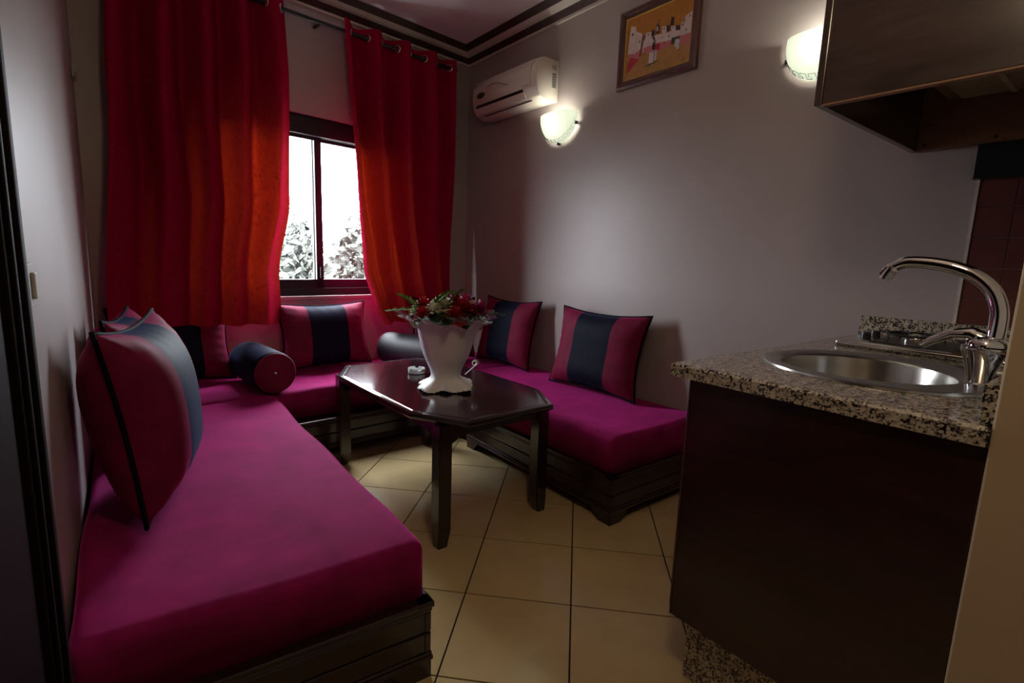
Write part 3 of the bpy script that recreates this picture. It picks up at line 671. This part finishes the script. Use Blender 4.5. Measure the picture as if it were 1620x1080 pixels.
curl = [(vx+.155+.018*cos(k*.45)*(1-k/40), vy-.03+.004*k*.2, TZ+.115+.016*sin(k*.45)*(1-k/40)) for k in range(22)]
obj('ribbon_curl', G().tube([(vx+.10, vy-.02, TZ+.06), (vx+.13, vy-.028, TZ+.085)]+curl, .003, 6), 'porc', t, True)
def cel(u, v):
    a = 2*pi*u; r = .165+.075*v+.014*sin(11*a)*v+.010*sin(23*a+1)*v; return (vx+r*cos(a), vy+r*sin(a), TZ+.268+VL+.048*v+.014*sin(7*a+2)*v+.010*sin(17*a)*v)
obj('cellophane_frill', G().grid(cel, 160, 5), 'cello', t, 'full', label='clear crinkled cellophane frill')
# flowers
def bloom(R, seed, layers=5):
    rnd = random.Random(seed); g = G()
    for L in range(layers):
        q = L/(layers-1); r1 = R*(1-.72*q); ph = rnd.uniform(0, 6); k1 = rnd.choice((5, 6, 7)); lift = R*(.05+.62*q)
        def P(u, v, r1=r1, ph=ph, k1=k1, lift=lift, q=q):
            a = 2*pi*u; r = r1*v*(1+.10*sin(k1*a+ph)); z = lift*.6+R*.42*(v**2)*(.25+1.1*q)-R*.22*v*v*(1-q)+R*.10*v*v*sin(13*a+ph)
            return (r*cos(a), r*sin(a), z)
        gg = G().grid(P, 30, 4); g.add(gg.v, gg.f)
    return g
def flower(name, x, y, z, R, tx, ty, mat, label, group, seed):
    t = thing(name, label, 'flower', (vx+x, vy+y, TZ+z+VL-.036), (tx, ty, seed), group)
    g = bloom(R*1.38, seed); g.v = [(a, b, c_+.05) for a, b, c_ in g.v]; obj('bloom', g, mat, t, 'full', local=True)
    obj('stem', G().tube([(0, 0, .052), (0, 0, .01), (0, 0, -.03)], .003, 6), 'fern_d', t, local=True)
# image right on the table ~ (+cos38, -sin38); towards the camera ~ (-sin38, -cos38)
ri = Vector((cos(yaw), -sin(yaw))); tw = Vector((-sin(yaw), -cos(yaw)))
blooms = [  # across the photo, towards the camera, height, size, material, where
 (-.085, .08, .282, .042, 'red_f', 'dark red bloom at the front left rim of the bouquet'), (-.10, -.02, .318, .043, 'red_f', 'bright red bloom at the left beside the tall fern'),
 (.035, .10, .285, .046, 'red_f', 'dark red bloom low at the front middle of the bouquet'), (.055, .055, .31, .050, 'red_f', 'large red bloom in the middle right of the bouquet'),
 (.10, .06, .312, .050, 'red_f', 'large red bloom furthest right at the front of the bouquet'), (-.02, -.09, .325, .040, 'red_f', 'small red bloom at the back middle of the bouquet'),
 (.045, -.01, .335, .044, 'red_f', 'red bloom at the top centre of the bouquet'), (-.05, -.10, .312, .038, 'red_f', 'small red bloom at the back left of the bouquet'),
 (.13, .02, .318, .042, 'mag_f', 'magenta bloom at the right side of the bouquet'), (.09, -.05, .332, .045, 'mag_f', 'magenta bloom at the top right of the bouquet'),
 (.005, -.05, .338, .040, 'mag_f', 'magenta bloom at the top of the bouquet, left of the other magenta ones'), (.075, .115, .275, .040, 'mag_f', 'magenta bloom low at the front right rim'),
 (-.035, .06, .305, .046, 'white_f', 'cream bloom at the front left centre of the bouquet'), (-.005, .03, .325, .048, 'white_f', 'large cream bloom in the centre of the bouquet'),
 (-.125, -.03, .305, .036, 'white_f', 'small cream bloom at the far left of the bouquet'), (.05, -.10, .33, .042, 'white_f', 'cream bloom at the back right of centre'),
 (.16, .0, .30, .042, 'white_f', 'cream bloom at the far right of the bouquet'), (-.06, .02, .322, .040, 'white_f', 'cream bloom left of centre beside the red ones'),
 (.12, -.08, .315, .04, 'white_f', 'cream bloom at the back far right of the bouquet'), (-.03, -.03, .332, .038, 'white_f', 'small cream bloom at the top left of centre')]
for i, (a, b, z, R, mt, lab) in enumerate(blooms):
    p = ri*a+tw*b; flower('cream_flower' if mt == 'white_f' else 'carnation', p.x, p.y, z, R, -p.y*3.2, p.x*3.2, mt, lab, 'ruffled blooms in the vase bouquet', 30+i)
def fern(a, b, z, L, az, el, mat, label, group, seed):
    L *= 1.3; z += .03
    rnd = random.Random(seed); p = ri*a+tw*b; base = Vector((vx+p.x, vy+p.y, TZ+z+VL)); t = thing('fern_sprig', label, 'fern', base, (0, 0, 0), group)
    d2 = ri*cos(az)+tw*sin(az); d = Vector((d2.x*cos(el), d2.y*cos(el), sin(el))); side = d.cross(Vector((0, 0, 1))).normalized(); nr = side.cross(d)
    pts = [d*L*k/10+Vector((0, 0, -.25*L*(k/10)**2)) for k in range(11)]
    obj('stem', G().tube(pts, .0015, 5), mat, t, local=True)
    g = G()
    for k in range(2, 21):
        q = k/20; c_ = d*L*q+Vector((0, 0, -.25*L*q*q)); l2 = L*.30*(1-.75*q)+.008
        for s in (-1, 1):
            dr = (side*s+d*.7+nr*rnd.uniform(-.2, .3)).normalized(); ww = nr.cross(dr).normalized()*.0075
            g.add([c_, c_+dr*l2*.5+ww, c_+dr*l2, c_+dr*l2*.5-ww], [(0, 1, 2, 3)])
    obj('leaflets', g, mat, t, local=True)['kind'] = 'stuff'
FG = 'green fern sprigs in the vase'
fern(-.12, .01, .29, .13, pi+.2, .75, 'fern', 'bright fern sprig standing tallest at the left of the bouquet', FG, 1)
fern(-.12, .04, .285, .13, pi, .25, 'fern', 'bright fern sprig reaching furthest left from the bouquet', FG, 2)
fern(-.05, .05, .325, .11, .6, .8, 'fern', 'bright fern sprig rising between the red and cream blooms', FG, 3)
fern(-.03, .11, .285, .10, 1.0, .2, 'fern', 'bright fern sprig at the front rim of the vase', FG, 4)
fern(.10, .10, .275, .11, .5, .1, 'fern_d', 'deep green fern sprig at the right rim of the vase', FG, 5)
fern(.14, .03, .28, .12, .1, .25, 'fern_d', 'deep green fern sprig reaching right from the bouquet', FG, 6)
fern(.01, .02, .335, .10, .3, .9, 'fern', 'bright fern tip standing upright in the middle of the bouquet', FG, 7)
fern(.03, .12, .275, .09, 1.6, .0, 'fern_d', 'deep green fern sprig drooping at the front of the bouquet', FG, 8)

# ================================================================== KITCHEN
CX0, CX1, CY0, CY1, CZ0, CZ1 = 1.208, XW-.002, PY+.001, .827, .900, .936
SKC = Vector((1.655, .475)); SR = .245
t = thing('kitchen_cabinet', 'dark brown base cabinet with granite plinth under the counter', 'cabinet', (1.8, .45, 0))
obj('end_panel', G().box(1.226, 1.246, PY+.002, .770, .197, CZ0-.001, .0015), 'panel', t)
obj('edge_strip', G().box(1.224, 1.248, .770, .7735, .197, CZ0-.001, .001), 'pframe', t)
obj('side_panel', G().box(XW-.022, XW-.003, PY+.002, .770, .197, CZ0-.001), 'panel', t)
obj('bottom_board', G().box(1.247, XW-.023, PY+.002, .765, .197, .213), 'panel', t)
pl_ = obj('plinth', G().box(1.262, XW-.003, PY+.002, .735, .0, .1965, .002), 'granite', t)
for k in range(2):
    a, b = (1.250, 1.852) if k == 0 else (1.856, XW-.024)
    dr = obj('door', G().box(a, b, .7745, .7925, .205, CZ0-.012, .002), 'panel', t); hx = b-.05 if k == 0 else a+.05
    obj('handle', G().tube([(hx, .7925, .70), (hx, .815, .70), (hx, .815, .82), (hx, .7925, .82)], .005, 8), 'chrome', dr, True)
# granite worktop with a round cut-out
bm = bmesh.new(); n = 48; hole = [(SKC.x+SR*cos(2*pi*k/n), SKC.y+SR*sin(2*pi*k/n)) for k in range(n)]
def outer(x, y):
    dx, dy = x-SKC.x, y-SKC.y; k = 1e9
    for lim, dd in ((CX1-SKC.x, dx), (CX0-SKC.x, dx), (CY1-SKC.y, dy), (CY0-SKC.y, dy)):
        if abs(dd) > 1e-9 and lim/dd > 0: k = min(k, lim/dd)
    return (SKC.x+dx*k, SKC.y+dy*k)
angs = sorted([2*pi*k/n for k in range(n)]+[math.atan2(cy-SKC.y, cx-SKC.x) % (2*pi) for cx in (CX0, CX1) for cy in (CY0, CY1)])
hole = [(SKC.x+SR*cos(a), SKC.y+SR*sin(a)) for a in angs]; out_ = [outer(*p) for p in hole]; nn = len(angs)
g = G(); e = .006
O2 = [(min(max(x, CX0+e), CX1-e), min(max(y, CY0+e), CY1-e)) for x, y in out_]
vs = [(x, y, CZ1) for x, y in hole]+[(x, y, CZ1) for x, y in O2]+[(x, y, CZ1-e) for x, y in out_]+[(x, y, CZ0) for x, y in out_]+[(x, y, CZ0) for x, y in hole]
g.add(vs, [(i*nn+k, (i+1)*nn+k, (i+1)*nn+(k+1) % nn, i*nn+(k+1) % nn) for i in range(4) for k in range(nn)]+[(4*nn+k, k, (k+1) % nn, 4*nn+(k+1) % nn) for k in range(nn)])
top = solo('countertop', g, 'granite', 'speckled granite kitchen countertop with upstand', 'countertop', (1.8, .45, CZ0), weld=True)
obj('wall_upstand', G().box(XW-.022, XW-.0005, PY+.001, .79, CZ1, CZ1+.088, .002), 'granite', top)
obj('side_upstand', G().box(PX+.012, XW-.022, PY+.0005, PY+.022, CZ1, CZ1+.075, .002), 'granite', top)
# sink
t = thing('sink', 'round stainless steel sink set into the granite counter', 'sink', (SKC.x, SKC.y, CZ1))
def rimpt(a, k):       # rim: circle widened into a tap ledge at the back (towards -y)
    x, y = cos(a), sin(a); R = .285
    q = max(0, -y); R2 = R*(1+.0*q); px_, py_ = R2*x, R2*y
    if y < 0: px_ *= (1+.10*q*abs(x)); py_ = max(py_, -.282)
    return (SKC.x+px_*k, SKC.y+py_*k)
seg = 64; BC = Vector((SKC.x, SKC.y+.035)); br = .205
levels = []
for k, dz in ((1, .0005), (.995, .006), (.965, .008), (.93, .005)): levels.append([(*rimpt(2*pi*i/seg, k), CZ1+dz) for i in range(seg)])
for r_, dz in ((br+.012, .004), (br, -.004), (br-.006, -.03), (br-.016, -.10), (br-.035, -.135), (br-.09, -.15), (.03, -.155), (.0005, -.156)):
    levels.append([(BC.x+r_*cos(2*pi*i/seg), BC.y+r_*sin(2*pi*i/seg), CZ1+dz) for i in range(seg)])
g = G().add([p for L in levels for p in L], [(i*seg+k, i*seg+(k+1) % seg, (i+1)*seg+(k+1) % seg, (i+1)*seg+k) for i in range(len(levels)-1) for k in range(seg)])
obj('basin', g, 'steel', t, True)
obj('drain', G().lathe([(.038, -.153), (.040, -.150), (.034, -.148), (.02, -.151), (.0005, -.151)], (BC.x, BC.y, CZ1), 24), 'steelrim', t, True)
# tap
fx, fy = 1.635, .262
t = thing('kitchen_tap', 'curved chrome mixer tap standing behind the sink', 'tap', (fx, fy, CZ1+.004))
obj('body', G().lathe([(.0005, 0), (.027, 0), (.027, .006), (.023, .010), (.027, .03), (.037, .065), (.045, .088), (.045, .094), (.041, .097), (.0005, .098)], (fx, fy, CZ1+.004), 28), 'chrome', t, True)
obj('collar', G().lathe([(.0005, .098), (.041, .098), (.039, .108), (.028, .119), (.0005, .122)], (fx, fy-.004, CZ1+.004), 24), 'chrome', t, True)
pts = []; ctl = [(.248, 1.045), (.246, 1.09), (.250, 1.13), (.268, 1.17), (.305, 1.203), (.355, 1.222), (.41, 1.230), (.447, 1.228), (.470, 1.215), (.484, 1.192)]
for i in range(len(ctl)-1):
    p0, p1, p2, p3 = [Vector(ctl[min(max(i+d, 0), len(ctl)-1)]) for d in (-1, 0, 1, 2)]
    for k in range(5):
        q = k/5; v = .5*((2*p1)+(p2-p0)*q+(2*p0-5*p1+4*p2-p3)*q*q+(3*p1-p0-3*p2+p3)*q**3); pts.append((fx, v.x, v.y))
pts.append((fx, ctl[-1][0], ctl[-1][1])); rr = [.0185-.0045*i/len(pts)+(.003 if i > len(pts)-7 else 0) for i in range(len(pts))]
obj('spout', G().tube(pts, rr, 18), 'chrome', t, True)
obj('aerator', G().tube([pts[-1], (fx, .487, 1.185)], .0125, 16), 'steelrim', t, True)
lp = [(fx, fy+.005, CZ1+.114), (fx, fy+.03, CZ1+.126), (fx, fy+.065, CZ1+.122), (fx, fy+.10, CZ1+.102), (fx, fy+.122, CZ1+.084)]
g = G().tube(lp, [.020, .018, .013, .011, .008], 14); g.v = [(x, y, z+(-.0)) for x, y, z in g.v]
obj('lever', g, 'chrome', t, True)
# hob
hx0, hx1, hy0, hy1 = 2.06, 2.425, .215, .735
t = thing('gas_hob', 'stainless steel gas hob at the wall end of the counter', 'hob', ((hx0+hx1)/2, (hy0+hy1)/2, CZ1))
obj('tray', G().prism([(hx0, hy0), (hx1, hy0), (hx1, hy1), (hx0, hy1)], CZ1+.0005, CZ1+.022, 2, .008, 3), 'steelrim', t, True)
obj('cooking_plate', G().box(hx0+.05, hx1-.03, hy0+.03, hy1-.09, CZ1+.022, CZ1+.026, .002), 'black', t)
for by in (hy0+.13, hy1-.19):
    bx_ = (hx0+hx1)/2+.01
    b_ = obj('burner', G().lathe([(.0005, 0), (.045, 0), (.045, .008), (.036, .012), (.034, .018), (.0005, .019)], (bx_, by, CZ1+.026), 24), 'steelrim', t, True)
    g = G()
    for k in range(4):
        a = k*pi/2+pi/4; g.tube([(bx_+.095*cos(a), by+.095*sin(a), CZ1+.027), (bx_+.09*cos(a), by+.09*sin(a), CZ1+.052), (bx_+.03*cos(a), by+.03*sin(a), CZ1+.052)], .004, 6)
    g.tube([(bx_+.09*cos(2*pi*k/28), by+.09*sin(2*pi*k/28), CZ1+.05) for k in range(28)], .004, 6, closed=True)
    obj('pan_support', g, 'black', t, True)
for k in range(2): obj('knob', G().lathe([(.0005, 0), (.018, 0), (.016, .02), (.0005, .021)], (hx1-.09-.10*k, hy1-.04, CZ1+.022), 18), 'black', t, True)
# wall tiles over the counter
ty = .486; rowz = [1.026, 1.121, 1.229, 1.337, 1.444, 1.538]; cols = [ty, .384, .277, .170]
for z0, z1 in zip(rowz, rowz[1:]):
    for a, b in zip(cols, cols[1:]): obj('wall_tile', G().box(XW-.007, XW-.0005, b+.001, a-.001, z0+.001, z1-.001, .0012, 1), 'redtile', wall_right)
obj('tile_edge_strip', G().box(XW-.010, XW-.0005, ty, ty+.010, 1.025, 1.538), 'strip', wall_right)
# hood cabinet
hx, hyf, hzb, hzt = 1.60, .705, 1.657, 2.42
t = thing('hood_cabinet', 'dark hanging cabinet with cooker hood grille underneath', 'cabinet', (2.0, .45, hzb))
obj('front_door', G().box(hx, XW-.002, hyf-.020, hyf, hzb, hzt, .002), 'cabface', t)
obj('end_panel', G().box(hx+.002, hx+.020, PY+.001, hyf-.021, hzb+.002, hzt, .0015), 'cabface', t)
obj('panel_edge', G().box(hx+.001, hx+.021, PY+.001, hyf-.021, hzb-.004, hzb+.0015, .001), 'hoodwood', t)
obj('wall_panel', G().box(XW-.030, XW-.002, PY+.001, hyf-.021, hzb, hzb+.235), 'hoodwood', t)
obj('top_board', G().box(hx+.020, XW-.002, PY+.001, hyf-.021, hzt-.018, hzt), 'cabface', t)
obj('back_board', G().box(hx+.020, XW-.030, PY+.001, PY+.013, hzb+.02, hzt-.018), 'cabface', t)
hd = obj('hood_box', G().box(hx+.46, XW-.031, PY+.014, hyf-.10, hzb+.168, hzb+.36), 'hoodwood', t)
for k in range(22):
    x = hx+.48+k*.0175
    if x < XW-.05: obj('grille_slat', G().box(x, x+.010, PY+.03, hyf-.14, hzb+.160, hzb+.1675), 'hoodgrille', hd)
obj('grille_bar', G().box(hx+.46, XW-.045, .42, .435, hzb+.154, hzb+.160), 'hoodgrille', hd)
for yy in (.66, .46): obj('screw', G().lathe([(.006, 0), (.006, .002), (.0005, .003)], (0, 0, 0), 10).xf(Matrix.Translation((XW-.030, yy, hzb+.02)) @ Matrix.Rotation(-R90, 4, 'Y')), 'black', t)
t = thing('hood_duct', 'black metal strip on the wall above the brown tiles', 'metal strip', (XW, .335, 1.54))
obj('casing', G().box(XW-.045, XW-.001, PY+.002, .502, 1.541, hzb-.002, .002), 'black', t)
obj('lower_lip', G().box(XW-.048, XW-.001, PY+.002, .504, 1.5385, 1.5405), 'black', t)

# ================================================================== LEFT WALL FITTINGS
ysw = 1.36
t = thing('light_switch', 'grey plastic light switch on the left wall beside the door casing', 'switch', (lx(ysw), ysw, 1.075))
obj('plate', lbox(G(), ysw-.042, ysw+.042, .0005, .010, 1.075, 1.160, .002), 'switch', t)
obj('rocker', lbox(G(), ysw-.018, ysw+.018, .010, .017, 1.092, 1.143, .003), 'switch', t)
yh = 3.46
t = thing('wall_hook', 'small pale hook high in the left corner beside the curtain', 'hook', (lx(yh), yh, 2.0))
obj('base', lbox(G(), yh-.02, yh+.02, .0005, .008, 2.0, 2.07, .003), 'switch', t)
obj('arm', G().tube([(lx(yh)+.008, yh, 2.03), (lx(yh)+.025, yh, 2.02), (lx(yh)+.028, yh, 2.045)], .005, 8), 'switch', t, True)
# ================================================================== HALL LAMP behind the camera
LP = Vector((.42, .30, ZC))
t = thing('ceiling_lamp', 'round warm pendant lamp over the entrance above the camera', 'lamp', LP)
obj('rose', G().lathe([(.0005, -.03), (.045, -.025), (.055, -.002)], LP, 24), 'white', t, True)
obj('stem', G().tube([LP+Vector((0, 0, -.02)), LP+Vector((0, 0, -.30))], .006, 8), 'chrome', t, True)
obj('shade', G().lathe([(.0005, -.44), (.05, -.435), (.09, -.41), (.105, -.37), (.09, -.33), (.05, -.305), (.012, -.30)], LP, 30), 'lampwhite', t, True)
l = bpy.data.lights.new('ceiling_lamp_light', 'POINT'); l.energy = HALL_W; l.color = (1, .78, .50); l.shadow_soft_size = .11
lo = bpy.data.objects.new('ceiling_lamp_light', l); COL.objects.link(lo); lo.parent = t; lo.location = (0, 0, -.56)
